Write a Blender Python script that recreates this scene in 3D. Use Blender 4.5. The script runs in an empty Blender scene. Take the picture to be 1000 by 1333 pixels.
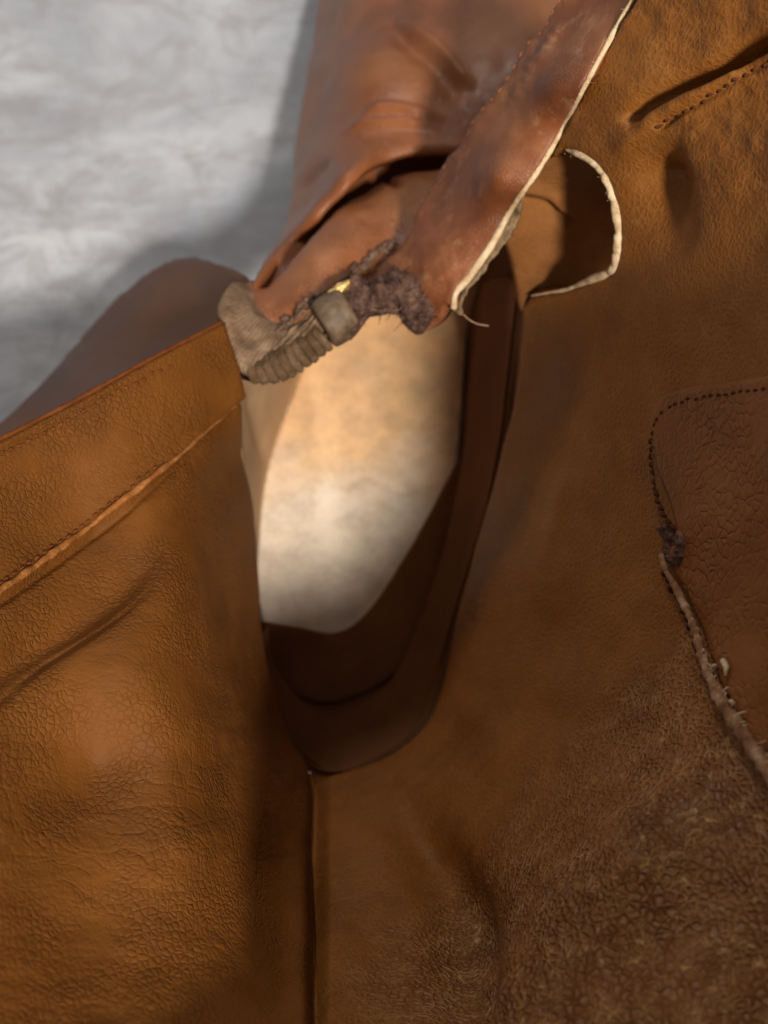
import bpy, math, random
import numpy as np
from mathutils import Vector

# ------------------------------------------------------------------ camera, light, exposure
SC = bpy.context.scene
COL = SC.collection
PITCH = math.radians(70)
CAM = np.array((0.0, 0.0, 0.30))
FPX, CX, CY = 1500.0, 500.0, 666.5
FW = np.array((0, math.cos(PITCH), -math.sin(PITCH)))
RT = np.array((1.0, 0, 0))
UP = np.array((0, math.sin(PITCH), math.cos(PITCH)))

cd = bpy.data.cameras.new('camera')
cam = bpy.data.objects.new('camera', cd)
COL.objects.link(cam)
cam.location = CAM
cam.rotation_euler = (math.radians(90) - PITCH, 0, 0)
cd.sensor_fit = 'HORIZONTAL'
cd.sensor_width = 36
cd.lens = 36 * FPX / 1000
cd.clip_start = 0.01
cd.clip_end = 50
cd.dof.use_dof = True
cd.dof.focus_distance = 0.184
cd.dof.aperture_fstop = 54 / 2.3
SC.camera = cam

w = bpy.data.worlds.new('World')
SC.world = w
w.use_nodes = True
w.node_tree.nodes['Background'].inputs[0].default_value = (1.0, 0.96, 0.9, 1)
w.node_tree.nodes['Background'].inputs[1].default_value = 0.22

LAMP_AIM = Vector((-0.005, 0.095, 0.03))
LAMP_DIR = Vector((0.29, -0.705, 1.0)).normalized()
ld = bpy.data.lights.new('ceiling_lamp', 'AREA')
ld.shape = 'DISK'
ld.size = 0.11
ld.energy = 20
ld.color = (1.0, 0.95, 0.87)
lamp = bpy.data.objects.new('ceiling_lamp', ld)
COL.objects.link(lamp)
fill_data = bpy.data.lights.new('fill_lamp', 'AREA')  # added fill light, placed to soften floor shadow and catch the rear bulge
fill_data.shape = 'RECTANGLE'; fill_data.size = 0.14; fill_data.size_y = 0.14
fill_data.energy = 3.8
fill_data.color = (1.0, 0.95, 0.88)
fill_ob = bpy.data.objects.new('fill_lamp', fill_data)
COL.objects.link(fill_ob)
fill_ob.location = (-0.30, 1.06, 0.88)
fill_ob.rotation_euler = (Vector(fill_ob.location) - Vector((0.0, 0.12, 0.05))).to_track_quat('Z', 'Y').to_euler()
lamp.location = LAMP_AIM + LAMP_DIR * 1.25
lamp.rotation_euler = LAMP_DIR.to_track_quat('Z', 'Y').to_euler()

SC.cycles.max_bounces = 6
SC.cycles.diffuse_bounces = 4
SC.cycles.use_denoising = True
SC.view_settings.view_transform = 'Standard'
SC.view_settings.look = 'None'
SC.view_settings.exposure = 0.0
SC.view_settings.gamma = 1.0
SC.view_settings.use_curve_mapping = False

# ------------------------------------------------------------------ maths helpers
RNG = np.random.default_rng(11)
random.seed(4)

def Q(px, py, z):
    """the point at height z (metres) seen along one direction from where the boot was measured"""
    px, py, z = np.broadcast_arrays(np.asarray(px, float), np.asarray(py, float), np.asarray(z, float))
    d = FW + ((px - CX) / FPX)[..., None] * RT + ((CY - py) / FPX)[..., None] * UP
    t = (z - CAM[2]) / d[..., 2]
    return CAM + d * t[..., None]

def spline(pts, n=12, closed=False):
    p = np.asarray(pts, float)
    if closed:
        p = np.vstack([p[-1], p, p[0], p[1]])
    else:
        p = np.vstack([2 * p[0] - p[1], p, 2 * p[-1] - p[-2]])
    out = []
    for i in range(1, len(p) - 2):
        a, b, c, d = p[i - 1], p[i], p[i + 1], p[i + 2]
        for k in range(n):
            t = k / n
            out.append(0.5 * ((2 * b) + (c - a) * t + (2 * a - 5 * b + 4 * c - d) * t * t + (3 * b - a - 3 * c + d) * t ** 3))
    if not closed:
        out.append(p[-2])
    return np.array(out)

class TPS:
    def __init__(self, ctrl, lam=0.0):
        c = np.asarray(ctrl, float)
        self.xy = c[:, :2] / 500.0
        n = len(c)
        K = self._u(self.xy, self.xy) + lam * np.eye(n)
        P = np.hstack([np.ones((n, 1)), self.xy])
        A = np.zeros((n + 3, n + 3))
        A[:n, :n] = K; A[:n, n:] = P; A[n:, :n] = P.T
        self.w = np.linalg.solve(A, np.concatenate([c[:, 2] / 1000.0, np.zeros(3)]))
    @staticmethod
    def _u(a, b):
        r2 = ((a[:, None, :] - b[None]) ** 2).sum(-1)
        return np.where(r2 > 0, r2 * np.log(r2 + 1e-12), 0)
    def __call__(self, px, py):
        s = np.shape(px)
        q = np.stack([np.ravel(px), np.ravel(py)], -1) / 500.0
        o = np.empty(len(q))
        for i in range(0, len(q), 20000):
            b = q[i:i + 20000]
            o[i:i + 20000] = self._u(b, self.xy) @ self.w[:-3] + self.w[-3] + b @ self.w[-2:]
        return o.reshape(s)

_H = RNG.random((256, 256))
def vnoise(x, y):
    xi, yi = np.floor(x).astype(int), np.floor(y).astype(int)
    fx, fy = x - xi, y - yi
    fx = fx * fx * (3 - 2 * fx); fy = fy * fy * (3 - 2 * fy)
    g = lambda i, j: _H[i % 256, j % 256]
    return (g(xi, yi) * (1 - fx) + g(xi + 1, yi) * fx) * (1 - fy) + (g(xi, yi + 1) * (1 - fx) + g(xi + 1, yi + 1) * fx) * fy - 0.5
def fbm(x, y, o=4):
    s, a = 0, 1.0
    for k in range(o):
        s = s + a * vnoise(x * 2 ** k + 17.3 * k, y * 2 ** k + 5.1 * k); a *= 0.5
    return s

def poly_dist(px, py, line):
    """distance to a polyline, signed side (+ = right of travel in picture, y down), parameter 0..1"""
    px, py = np.ravel(px), np.ravel(py)
    best = np.full(len(px), 1e9); side = np.zeros(len(px)); par = np.zeros(len(px))
    n = len(line) - 1
    for i in range(n):
        a, b = line[i], line[i + 1]
        d = b - a
        l2 = (d ** 2).sum() + 1e-9
        t = np.clip(((px - a[0]) * d[0] + (py - a[1]) * d[1]) / l2, 0, 1)
        ex, ey = px - a[0] - t * d[0], py - a[1] - t * d[1]
        r = np.hypot(ex, ey)
        m = r < best
        best = np.where(m, r, best)
        side = np.where(m, np.sign(d[0] * ey - d[1] * ex), side)
        par = np.where(m, (i + t) / n, par)
    return best, side, par

def inside(px, py, poly):
    c = np.zeros(px.shape, bool)
    j = len(poly) - 1
    for i in range(len(poly)):
        xi, yi = poly[i]; xj, yj = poly[j]
        if yi != yj:
            c ^= ((yi > py) != (yj > py)) & (px < (xj - xi) * (py - yi) / (yj - yi) + xi)
        j = i
    return c

def nearest_on(p, poly):
    best = np.full(len(p), 1e9); out = p.copy()
    for i in range(len(poly)):
        a, b = poly[i - 1], poly[i]
        d = b - a
        t = np.clip(((p - a) @ d) / ((d ** 2).sum() + 1e-9), 0, 1)
        q = a + t[:, None] * d
        r = np.hypot(*(p - q).T)
        m = r < best
        best = np.where(m, r, best); out[m] = q[m]
    return out, best

# ------------------------------------------------------------------ mesh helpers
def mesh_obj(name, verts, faces, mat, parent=None, smooth=True, kind=None):
    me = bpy.data.meshes.new(name)
    if isinstance(faces, np.ndarray):
        verts = np.asarray(verts, np.float32)
        me.vertices.add(len(verts)); me.vertices.foreach_set('co', verts.ravel())
        nf = len(faces)
        me.loops.add(nf * 4); me.loops.foreach_set('vertex_index', faces.astype(np.int32).ravel())
        me.polygons.add(nf); me.polygons.foreach_set('loop_start', np.arange(0, nf * 4, 4, dtype=np.int32))
        me.update(calc_edges=True); me.validate()
    else:
        me.from_pydata([tuple(v) for v in verts], [], [tuple(int(i) for i in f) for f in faces])
        me.update()
    if smooth:
        me.polygons.foreach_set('use_smooth', np.ones(len(me.polygons), bool))
    me.materials.append(mat)
    o = bpy.data.objects.new(name, me)
    COL.objects.link(o)
    if parent is not None:
        o.parent = parent
        if parent.type == 'EMPTY':
            o.location = -parent.location
    if kind:
        o['kind'] = kind
    return o

def surf_pos(hf, detail, px, py, lift=0.0):
    p0 = Q(px, py, hf(px, py))
    e = 1.0
    dx = Q(px + e, py, hf(px + e, py)) - Q(px - e, py, hf(px - e, py))
    dy = Q(px, py + e, hf(px, py + e)) - Q(px, py - e, hf(px, py - e))
    n = np.cross(dx, dy)
    n /= np.linalg.norm(n, axis=-1, keepdims=True) + 1e-12
    s = np.sign(((CAM - p0) * n).sum(-1, keepdims=True))
    n = n * s
    d = (detail(px, py) if detail else 0.0) + lift
    return p0 + n * np.broadcast_to(d, px.shape)[..., None], n

def sheet(name, poly, hf, mat, parent, step=3.0, detail=None, thick=0.002, roll=0.0, lift=0.0, kind=None):
    """a leather sheet: outline + height field + fine relief, with real thickness and rounded edge"""
    poly = np.asarray(poly, float)
    x0, y0 = poly.min(0) - step; x1, y1 = poly.max(0) + step
    gx = np.arange(x0, x1 + step, step); gy = np.arange(y0, y1 + step, step)
    X, Y = np.meshgrid(gx, gy)
    cin = inside((X[:-1, :-1] + step / 2), (Y[:-1, :-1] + step / 2), poly)
    idx = np.arange(X.size).reshape(X.shape)
    quads = np.stack([idx[:-1, :-1], idx[1:, :-1], idx[1:, 1:], idx[:-1, 1:]], -1)[cin]
    used, inv = np.unique(quads, return_inverse=True)
    quads = inv.reshape(-1, 4)
    P = np.stack([X.ravel()[used], Y.ravel()[used]], -1)
    ed = np.concatenate([quads[:, [i, (i + 1) % 4]] for i in range(4)])
    key = np.sort(ed, 1); code = key[:, 0].astype(np.int64) * len(P) + key[:, 1]
    u, first, cnt = np.unique(code, return_index=True, return_counts=True)
    bed = ed[first[cnt == 1]]
    bv = np.unique(bed)
    P[bv], _ = nearest_on(P[bv], poly)
    pos, n = surf_pos(hf, detail, P[:, 0], P[:, 1], lift)
    if roll > 0:
        _, dist = nearest_on(P, poly)
        k = np.clip(1 - dist / roll, 0, 1)
        pos = pos - n * (thick * 0.55 * (1 - np.sqrt(1 - k * k * 0.999)))[:, None]
    back = pos - n * thick
    N = len(pos)
    V = np.vstack([pos, back])
    e = bed[:, ::-1]
    F = np.vstack([quads, quads[:, ::-1] + N, np.column_stack([e[:, 0], e[:, 1], e[:, 1] + N, e[:, 0] + N])])
    return mesh_obj(name, V, F, mat, parent, kind=kind)

def tube_data(pts, rad, seg=8, flat=1.0, nrm=None):
    p = np.asarray(pts, float); n = len(p)
    rad = np.broadcast_to(np.asarray(rad, float), (n,))
    tg = np.gradient(p, axis=0); tg /= np.linalg.norm(tg, axis=1, keepdims=True) + 1e-12
    ref = np.array((0.3, -0.4, 0.86)) if nrm is None else nrm
    V = []
    for i in range(n):
        r = ref[i] if np.ndim(ref) == 2 else ref
        a = np.cross(tg[i], r); a /= np.linalg.norm(a) + 1e-12
        b = np.cross(a, tg[i])
        for k in range(seg):
            th = 2 * math.pi * k / seg
            V.append(p[i] + rad[i] * (a * math.cos(th) + b * math.sin(th) * flat))
    F = [(i * seg + k, i * seg + (k + 1) % seg, (i + 1) * seg + (k + 1) % seg, (i + 1) * seg + k) for i in range(n - 1) for k in range(seg)]
    F.append(tuple(range(seg))[::-1]); F.append(tuple((n - 1) * seg + k for k in range(seg)))
    return np.array(V), F

def join_data(parts):
    V, F, o = [], [], 0
    for v, f in parts:
        V.append(v); F += [tuple(i + o for i in q) for q in f]; o += len(v)
    return np.vstack(V), F

def tube(name, pts, rad, mat, parent, seg=8, flat=1.0, nrm=None, kind=None):
    v, f = tube_data(pts, rad, seg, flat, nrm)
    return mesh_obj(name, v, f, mat, parent, kind=kind)

def resample(line, spacing):
    line = np.asarray(line, float)
    s = np.concatenate([[0], np.cumsum(np.hypot(*np.diff(line, axis=0).T))])
    n = max(2, int(s[-1] / spacing) + 1)
    t = np.linspace(0, s[-1], n)
    return np.stack([np.interp(t, s, line[:, 0]), np.interp(t, s, line[:, 1])], -1)

def stitches(name, line, hf, detail, mat, parent, pitch=11, fill=0.62, rad=0.00028, lift=0.0, jitter=1.0):
    """a run of single thread stitches lying on a sheet"""
    L = resample(spline(line), pitch)
    parts = []
    for a, b in zip(L[:-1], L[1:]):
        q = np.stack([a + (b - a) * t for t in np.linspace(0, fill, 5)])
        q = q + RNG.normal(0, jitter, 2)
        pos, n = surf_pos(hf, detail, q[:, 0], q[:, 1], lift)
        arch = np.array((-0.8, 0.2, 0.5, 0.2, -0.8)) * rad
        parts.append(tube_data(pos + n * arch[:, None], rad * np.array((0.5, 1, 1.05, 1, 0.5)), 6))
    v, f = join_data(parts)
    return mesh_obj(name, v, f, mat, parent, kind='stuff')

# ------------------------------------------------------------------ materials
def srgb(r, g, b):
    return tuple((c / 255 / 12.92) if c / 255 <= 0.04045 else ((c / 255 + 0.055) / 1.055) ** 2.4 for c in (r, g, b)) + (1.0,)

class Mat:
    def __init__(self, name):
        self.m = bpy.data.materials.new(name); self.m.use_nodes = True
        self.t = self.m.node_tree; self.b = self.t.nodes['Principled BSDF']
        self.co = self.t.nodes.new('ShaderNodeTexCoord').outputs['Object']
    def n(self, kind, **kw):
        x = self.t.nodes.new('ShaderNode' + kind)
        for k, v in kw.items():
            if hasattr(x, k) and k not in x.inputs: setattr(x, k, v)
            else: x.inputs[k].default_value = v
        return x
    def l(self, a, b): self.t.links.new(a, b)
    def map(self, rot=(0, 0, 0), scale=(1, 1, 1), src=None):
        x = self.n('Mapping'); x.inputs['Rotation'].default_value = rot; x.inputs['Scale'].default_value = scale
        self.l(src or self.co, x.inputs['Vector']); return x.outputs[0]
    def noise(self, scale, detail=4, rough=0.55, vec=None, dist=0.0):
        x = self.n('TexNoise'); x.inputs['Scale'].default_value = scale; x.inputs['Detail'].default_value = detail
        x.inputs['Roughness'].default_value = rough; x.inputs['Distortion'].default_value = dist
        self.l(vec or self.co, x.inputs['Vector']); return x.outputs['Fac']
    def warp(self, scale, amt):
        x = self.n('TexNoise'); x.inputs['Scale'].default_value = scale; x.inputs['Detail'].default_value = 2
        self.l(self.co, x.inputs['Vector'])
        s = self.n('VectorMath', operation='SUBTRACT'); self.l(x.outputs['Color'], s.inputs[0]); s.inputs[1].default_value = (0.5, 0.5, 0.5)
        m = self.n('VectorMath', operation='SCALE'); self.l(s.outputs[0], m.inputs[0]); m.inputs['Scale'].default_value = amt
        a = self.n('VectorMath', operation='ADD'); self.l(self.co, a.inputs[0]); self.l(m.outputs[0], a.inputs[1])
        return a.outputs[0]
    def voro(self, scale, vec=None, feature='DISTANCE_TO_EDGE'):
        x = self.n('TexVoronoi'); x.feature = feature; x.inputs['Scale'].default_value = scale
        self.l(vec or self.co, x.inputs['Vector']); return x.outputs['Distance']
    def ramp(self, fac, stops, interp='LINEAR'):
        x = self.n('ValToRGB'); x.color_ramp.interpolation = interp
        e = x.color_ramp.elements
        while len(e) < len(stops): e.new(0.5)
        for el, (p, c) in zip(e, stops):
            el.position = p; el.color = c if len(c) == 4 else (*c, 1)
        self.l(fac, x.inputs[0]); return x.outputs[0]
    def math(self, op, a, b):
        x = self.n('Math', operation=op)
        for i, v in enumerate((a, b)):
            if isinstance(v, (int, float)): x.inputs[i].default_value = v
            else: self.l(v, x.inputs[i])
        return x.outputs[0]
    def mix(self, fac, a, b, blend='MIX'):
        x = self.n('Mix'); x.data_type = 'RGBA'; x.blend_type = blend
        for s, v in ((x.inputs[0], fac), (x.inputs[6], a), (x.inputs[7], b)):
            if isinstance(v, (int, float)): s.default_value = v
            elif isinstance(v, tuple): s.default_value = v
            else: self.l(v, s)
        return x.outputs[2]
    def bump(self, h, dist, strength=1.0, prev=None):
        x = self.n('Bump'); x.inputs['Strength'].default_value = strength; x.inputs['Distance'].default_value = dist
        self.l(h, x.inputs['Height'])
        if prev: self.l(prev, x.inputs['Normal'])
        return x.outputs[0]
    def done(self, col, rough, normal=None, spec=0.5, sheen=0.0):
        for v, s in ((col, 'Base Color'), (rough, 'Roughness')):
            if isinstance(v, (int, float, tuple)): self.b.inputs[s].default_value = v
            else: self.l(v, self.b.inputs[s])
        self.b.inputs['Specular IOR Level'].default_value = spec
        if sheen: self.b.inputs['Sheen Weight'].default_value = sheen; self.b.inputs['Sheen Roughness'].default_value = 0.6
        if normal: self.l(normal, self.b.inputs['Normal'])
        return self.m

G = lambda v: (v, v, v, 1)

def leather(name, dark, mid, light, grain=700, depth=0.00025, rough=(0.42, 0.62), spec=0.45, wrinkle=0.0, wrinkle_rot=(0, 0, 0), worn=0.0, nap=0.0, blot=45, crackle=False):
    m = Mat(name)
    f = m.noise(blot, 4, 0.62)
    col = m.ramp(f, [(0.28, dark), (0.5, mid), (0.74, light)])
    wv = m.warp(grain * 0.4, 1.1 / grain)
    cell = m.voro(grain, wv)
    h = m.ramp(cell, [(0.0, G(0)), (0.14, G(0.7)), (0.45, G(1))])
    if crackle:
        h = m.ramp(cell, [(0.0, G(1)), (0.08, G(0.6)), (0.30, G(0))])
    patchy = m.ramp(m.noise(85, 2), [(0.36, G(0.55 if crackle else 0.15)), (0.62, G(1))])
    fine = m.noise(grain * 2.4, 2, 0.6)
    h = m.math('ADD', m.math('MULTIPLY', h, patchy), m.math('MULTIPLY', fine, 0.55))
    h = m.math('MULTIPLY', h, depth)
    if crackle:      # the finish has cracked open low on the back of the shaft, elsewhere it is still supple
        sx = m.n('SeparateXYZ'); m.l(m.co, sx.inputs[0])
        yy = m.math('ADD', m.math('SUBTRACT', sx.outputs['Y'], m.math('MULTIPLY', sx.outputs['X'], 0.9)), m.math('ADD', m.math('MULTIPLY', m.noise(40, 2), 0.04), 0.03))
        gate = m.ramp(m.math('MULTIPLY', yy, 8.0), [(0.22, G(1)), (0.42, G(0.16))])
        glint = m.ramp(cell, [(0.0, G(0.85)), (0.07, G(0.35)), (0.16, G(0))])  # golden glints painted onto the crack ridges
        col = m.mix(m.math('MULTIPLY', m.math('MULTIPLY', glint, gate), m.ramp(m.noise(240, 3), [(0.4, G(0)), (0.6, G(1))])), col, srgb(226, 176, 108))
        h = m.math('MULTIPLY', h, gate)
        m.l(m.math('ADD', m.math('MULTIPLY', gate, 0.6), 0.12), m.b.inputs['Specular IOR Level'])
    col = m.mix(m.math('MULTIPLY', fine, 0.3), col, dark)
    if wrinkle:
        wm = m.map(rot=wrinkle_rot, scale=(0.30, 1, 1), src=m.warp(120, 0.007))
        wr = m.ramp(m.voro(330, wm), [(0.0, G(0)), (0.12, G(0.85)), (0.35, G(1))])
        gate = m.ramp(m.noise(55, 2), [(0.42, G(0)), (0.66, G(1))])
        h = m.math('ADD', h, m.math('MULTIPLY', m.math('MULTIPLY', wr, gate), wrinkle))
        lump = m.noise(230, 3, 0.6, m.map(rot=wrinkle_rot, scale=(0.45, 1, 1)))
        h = m.math('ADD', h, m.math('MULTIPLY', lump, wrinkle * 2.2))
    if nap:
        nn = m.noise(1500, 3, 0.7, m.map(rot=(0.3, 0.5, 0.6), scale=(0.35, 1, 1)))
        h = m.math('ADD', h, m.math('MULTIPLY', nn, nap))
        col = m.mix(m.math('MULTIPLY', nn, 0.4), col, light)
    if worn:
        wn = m.ramp(m.noise(160, 5, 0.7), [(0.56, G(0)), (0.70, G(worn))])
        col = m.mix(wn, col, srgb(205, 165, 125))
    nrm = m.bump(h, 1.0)
    r = m.ramp(f, [(0.3, G(rough[0])), (0.7, G(rough[1]))])
    return m.done(col, r, nrm, spec)

M = {}
M['tan_lining'] = leather('tan_lining_leather', srgb(90, 52, 16), srgb(112, 65, 20), srgb(126, 76, 28), grain=900, depth=0.00018, rough=(0.56, 0.72), spec=0.16, wrinkle=0.00012, wrinkle_rot=(0, 0, 0.35))
M['brown_lining'] = leather('brown_lining_leather', srgb(102, 58, 21), srgb(130, 77, 28), srgb(150, 94, 40), grain=860, depth=0.00060, rough=(0.38, 0.54), spec=0.3, nap=0.00016, crackle=True)
M['patch'] = leather('reddish_patch_leather', srgb(102, 57, 25), srgb(130, 75, 34), srgb(148, 91, 45), grain=560, depth=0.0002, rough=(0.36, 0.55), spec=0.35)
M['outer'] = leather('outer_brown_leather', srgb(106, 58, 31), srgb(144, 84, 46), srgb(168, 110, 68), grain=1100, depth=0.00012, rough=(0.30, 0.48), spec=0.42, blot=30)
M['flap_outer'] = leather('flap_outer_leather', srgb(90, 48, 26), srgb(134, 76, 42), srgb(172, 114, 74), grain=1500, depth=0.00008, rough=(0.40, 0.58), spec=0.4, worn=0.3, blot=60)
M['quarter'] = leather('dark_quarter_leather', srgb(80, 46, 26), srgb(104, 62, 36), srgb(128, 82, 50), grain=1400, depth=0.00006, rough=(0.5, 0.7), spec=0.35, blot=30)
M['suede'] = leather('shaded_suede_lining', srgb(84, 50, 28), srgb(106, 66, 38), srgb(126, 82, 50), grain=900, depth=0.00008, rough=(0.75, 0.9), spec=0.15, nap=0.0002)  # lining darkened in colour for the shaded right side and heel

M['lit_lining'] = leather('lit_tan_lining', srgb(140, 108, 76), srgb(168, 134, 98), srgb(188, 154, 118), grain=1300, depth=0.00008, rough=(0.7, 0.85), spec=0.2, nap=0.0001)  # same lining as the suede, coloured lighter for its lit left side
M['gusset'] = leather('gusset_suede', srgb(92, 55, 24), srgb(118, 72, 32), srgb(142, 92, 46), grain=1000, depth=0.00012, rough=(0.7, 0.85), spec=0.2, nap=0.0002)

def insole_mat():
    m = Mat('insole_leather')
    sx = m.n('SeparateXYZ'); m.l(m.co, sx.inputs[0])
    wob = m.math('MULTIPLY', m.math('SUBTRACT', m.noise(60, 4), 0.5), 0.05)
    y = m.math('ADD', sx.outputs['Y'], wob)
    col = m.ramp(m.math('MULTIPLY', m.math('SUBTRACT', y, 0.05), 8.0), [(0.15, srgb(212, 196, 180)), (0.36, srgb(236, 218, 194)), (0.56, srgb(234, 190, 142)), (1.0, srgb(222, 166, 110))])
    stain = m.ramp(m.noise(130, 6, 0.72), [(0.42, G(0)), (0.68, G(0.42))])
    col = m.mix(stain, col, srgb(150, 126, 104))
    nrm = m.bump(m.noise(900, 4, 0.7), 0.0002)
    return m.done(col, 0.7, nrm, 0.25)
M['insole'] = insole_mat()

def raw_mat(name, c1, c2, c3):
    m = Mat(name)
    col = m.ramp(m.noise(300, 6, 0.75), [(0.32, c1), (0.5, c2), (0.68, c3)])
    nrm = m.bump(m.noise(2200, 4, 0.7), 0.00025)
    return m.done(col, 0.85, nrm, 0.15)
M['raw'] = raw_mat('raw_cream_edge', srgb(176, 140, 100), srgb(216, 186, 146), srgb(236, 214, 180))
M['raw_dull'] = raw_mat('dull_raw_edge', srgb(104, 82, 58), srgb(134, 108, 78), srgb(166, 138, 104))
M['piping'] = raw_mat('worn_piping', srgb(112, 72, 46), srgb(150, 108, 78), srgb(206, 172, 140))
M['seam_ridge'] = raw_mat('worn_seam_ridge', srgb(120, 68, 26), srgb(150, 92, 42), srgb(182, 124, 70))
M['thread_dark'] = raw_mat('dark_thread', srgb(66, 36, 20), srgb(86, 48, 28), srgb(104, 62, 38))
M['thread_mid'] = raw_mat('brown_thread', srgb(92, 48, 18), srgb(112, 60, 24), srgb(132, 74, 34))
M['fray'] = raw_mat('frayed_purple_cloth', srgb(56, 38, 34), srgb(92, 66, 56), srgb(130, 98, 80))
M['fibre'] = raw_mat('pale_fibre', srgb(150, 116, 92), srgb(176, 142, 112), srgb(200, 170, 140))

def tape_mat():
    m = Mat('olive_zip_tape')
    col = m.ramp(m.noise(260, 5, 0.65), [(0.3, srgb(96, 72, 52)), (0.5, srgb(130, 102, 78)), (0.72, srgb(160, 132, 106))])
    wv = m.n('TexWave'); wv.inputs['Scale'].default_value = 500; wv.inputs['Distortion'].default_value = 2.0
    m.l(m.map(rot=(0.2, 0.4, 0.5)), wv.inputs['Vector'])
    nrm = m.bump(wv.outputs['Fac'], 0.00018)
    nrm = m.bump(m.noise(1500, 4, 0.7), 0.0003, 1.0, nrm)
    return m.done(col, 0.8, nrm, 0.2)
M['tape'] = tape_mat()
M['tooth'] = raw_mat('worn_zip_teeth', srgb(70, 50, 33), srgb(97, 74, 52), srgb(128, 103, 77))

def stop_mat():
    m = Mat('dull_metal_end_stop')
    col = m.ramp(m.noise(300, 4, 0.6), [(0.3, srgb(66, 50, 36)), (0.5, srgb(96, 76, 56)), (0.75, srgb(130, 106, 80))])
    nrm = m.bump(m.noise(700, 3), 0.0001)
    return m.done(col, 0.6, nrm, 0.4)
M['stop'] = stop_mat()

def gold_mat():
    m = Mat('gold_foil')
    nrm = m.bump(m.noise(1500, 3, 0.6), 0.0003)
    x = m.done(srgb(236, 196, 128), 0.4, nrm)
    m.b.inputs['Metallic'].default_value = 0.9
    return x
M['gold'] = gold_mat()

def floor_mat():
    m = Mat('pale_grey_marble')
    f = m.noise(9, 7, 0.62, m.map(rot=(0, 0, 0.7), scale=(0.8, 1.6, 1)), 0.6)
    col = m.ramp(f, [(0.32, srgb(112, 114, 124)), (0.45, srgb(156, 158, 165)), (0.60, srgb(186, 187, 192)), (0.8, srgb(200, 200, 204))])
    v = m.ramp(m.noise(26, 8, 0.7, m.map(rot=(0, 0, 0.6), scale=(0.7, 1.5, 1)), 1.2), [(0.40, G(0.55)), (0.52, G(0.0))])
    col = m.mix(v, col, srgb(140, 137, 140))
    v2 = m.ramp(m.noise(60, 6, 0.7, None, 0.8), [(0.46, G(0.0)), (0.66, G(0.65))])
    col = m.mix(v2, col, srgb(138, 134, 137))
    return m.done(col, 0.45, None, 0.4)
M['floor'] = floor_mat()
M['sole'] = raw_mat('dark_sole_rubber', srgb(40, 28, 22), srgb(56, 40, 32), srgb(70, 52, 42))

# ------------------------------------------------------------------ floor
S = 1.6
fl = mesh_obj('floor', [(-S, -S, 0), (S, -S, 0), (S, S * 1.5, 0), (-S, S * 1.5, 0)], [(0, 1, 2, 3)], M['floor'], smooth=False)
fl['kind'] = 'structure'

# ------------------------------------------------------------------ the boot
boot = bpy.data.objects.new('leather_boot', None)
COL.objects.link(boot)
boot.location = (0.0, 0.12, 0.0)
boot.empty_display_size = 0.05
boot['label'] = 'worn brown leather boot with its side zip opened, standing on pale grey marble'
boot['category'] = 'boot'

def lines(*a):
    return [spline(x, 5) for x in a]
def gauss(px, py, line, w):
    s = np.shape(px); d, sd, t = poly_dist(px, py, line)
    return np.exp(-(d / w) ** 2).reshape(s), (d * sd).reshape(s), t.reshape(s)
def fade(t, a=0.08, b=0.08):
    return np.clip(t / a if a else 1, 0, 1) * np.clip((1 - t) / b if b else 1, 0, 1)

# ---- left shaft panel (tan lining side) -----------------------------------
LZ0 = TPS([(0, 572, 128), (-80, 612, 134), (150, 495, 118), (290, 420, 102), (320, 510, 92), (332, 600, 80), (342, 780, 66),
          (366, 905, 59), (412, 1020, 62), (412, 1200, 96), (412, 1333, 122), (412, 1430, 138), (262, 700, 104), (300, 700, 87), (265, 810, 105), (300, 810, 86), (272, 940, 108), (318, 945, 86),
          (270, 1100, 116), (340, 1130, 98), (340, 1230, 112), (250, 1333, 134), (120, 700, 114), (0, 800, 130), (0, 1000, 137), (0, 1333, 148), (130, 1000, 121),
          (130, 1200, 130), (-80, 1000, 149), (-80, 1430, 160), (200, 1430, 148), (-190, 665, 142), (-190, 1000, 163), (-190, 1430, 172)])
L_HOLE = spline([(322, 540), (330, 600), (336, 680), (341, 780), (350, 850), (364, 905), (380, 958), (412, 1010)], 4)
def LZ(px, py):
    d = poly_dist(px, py, L_HOLE)[0].reshape(np.shape(px))
    k = np.clip(1 - d / 85, 0, 1)
    return LZ0(px, py) - 0.009 * k * k * np.clip((np.asarray(py) - 500) / 90, 0, 1)
L_RIDGE, L_VALLEY, L_EDGE, L_VAL2, L_BACK = lines(
    [(-190, 878), (-90, 822), (0, 772), (80, 716), (150, 665), (210, 612), (260, 565), (322, 508)],
    [(-190, 985), (-90, 925), (0, 872), (90, 806), (180, 735), (260, 665), (328, 590)],
    [(-90, 630), (0, 588), (80, 548), (160, 504), (230, 468)],
    [(-90, 975), (0, 915), (60, 862), (150, 800), (215, 750)],
    [(411, 1010), (411, 1100), (411, 1200), (412, 1333), (412, 1470)])
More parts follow.
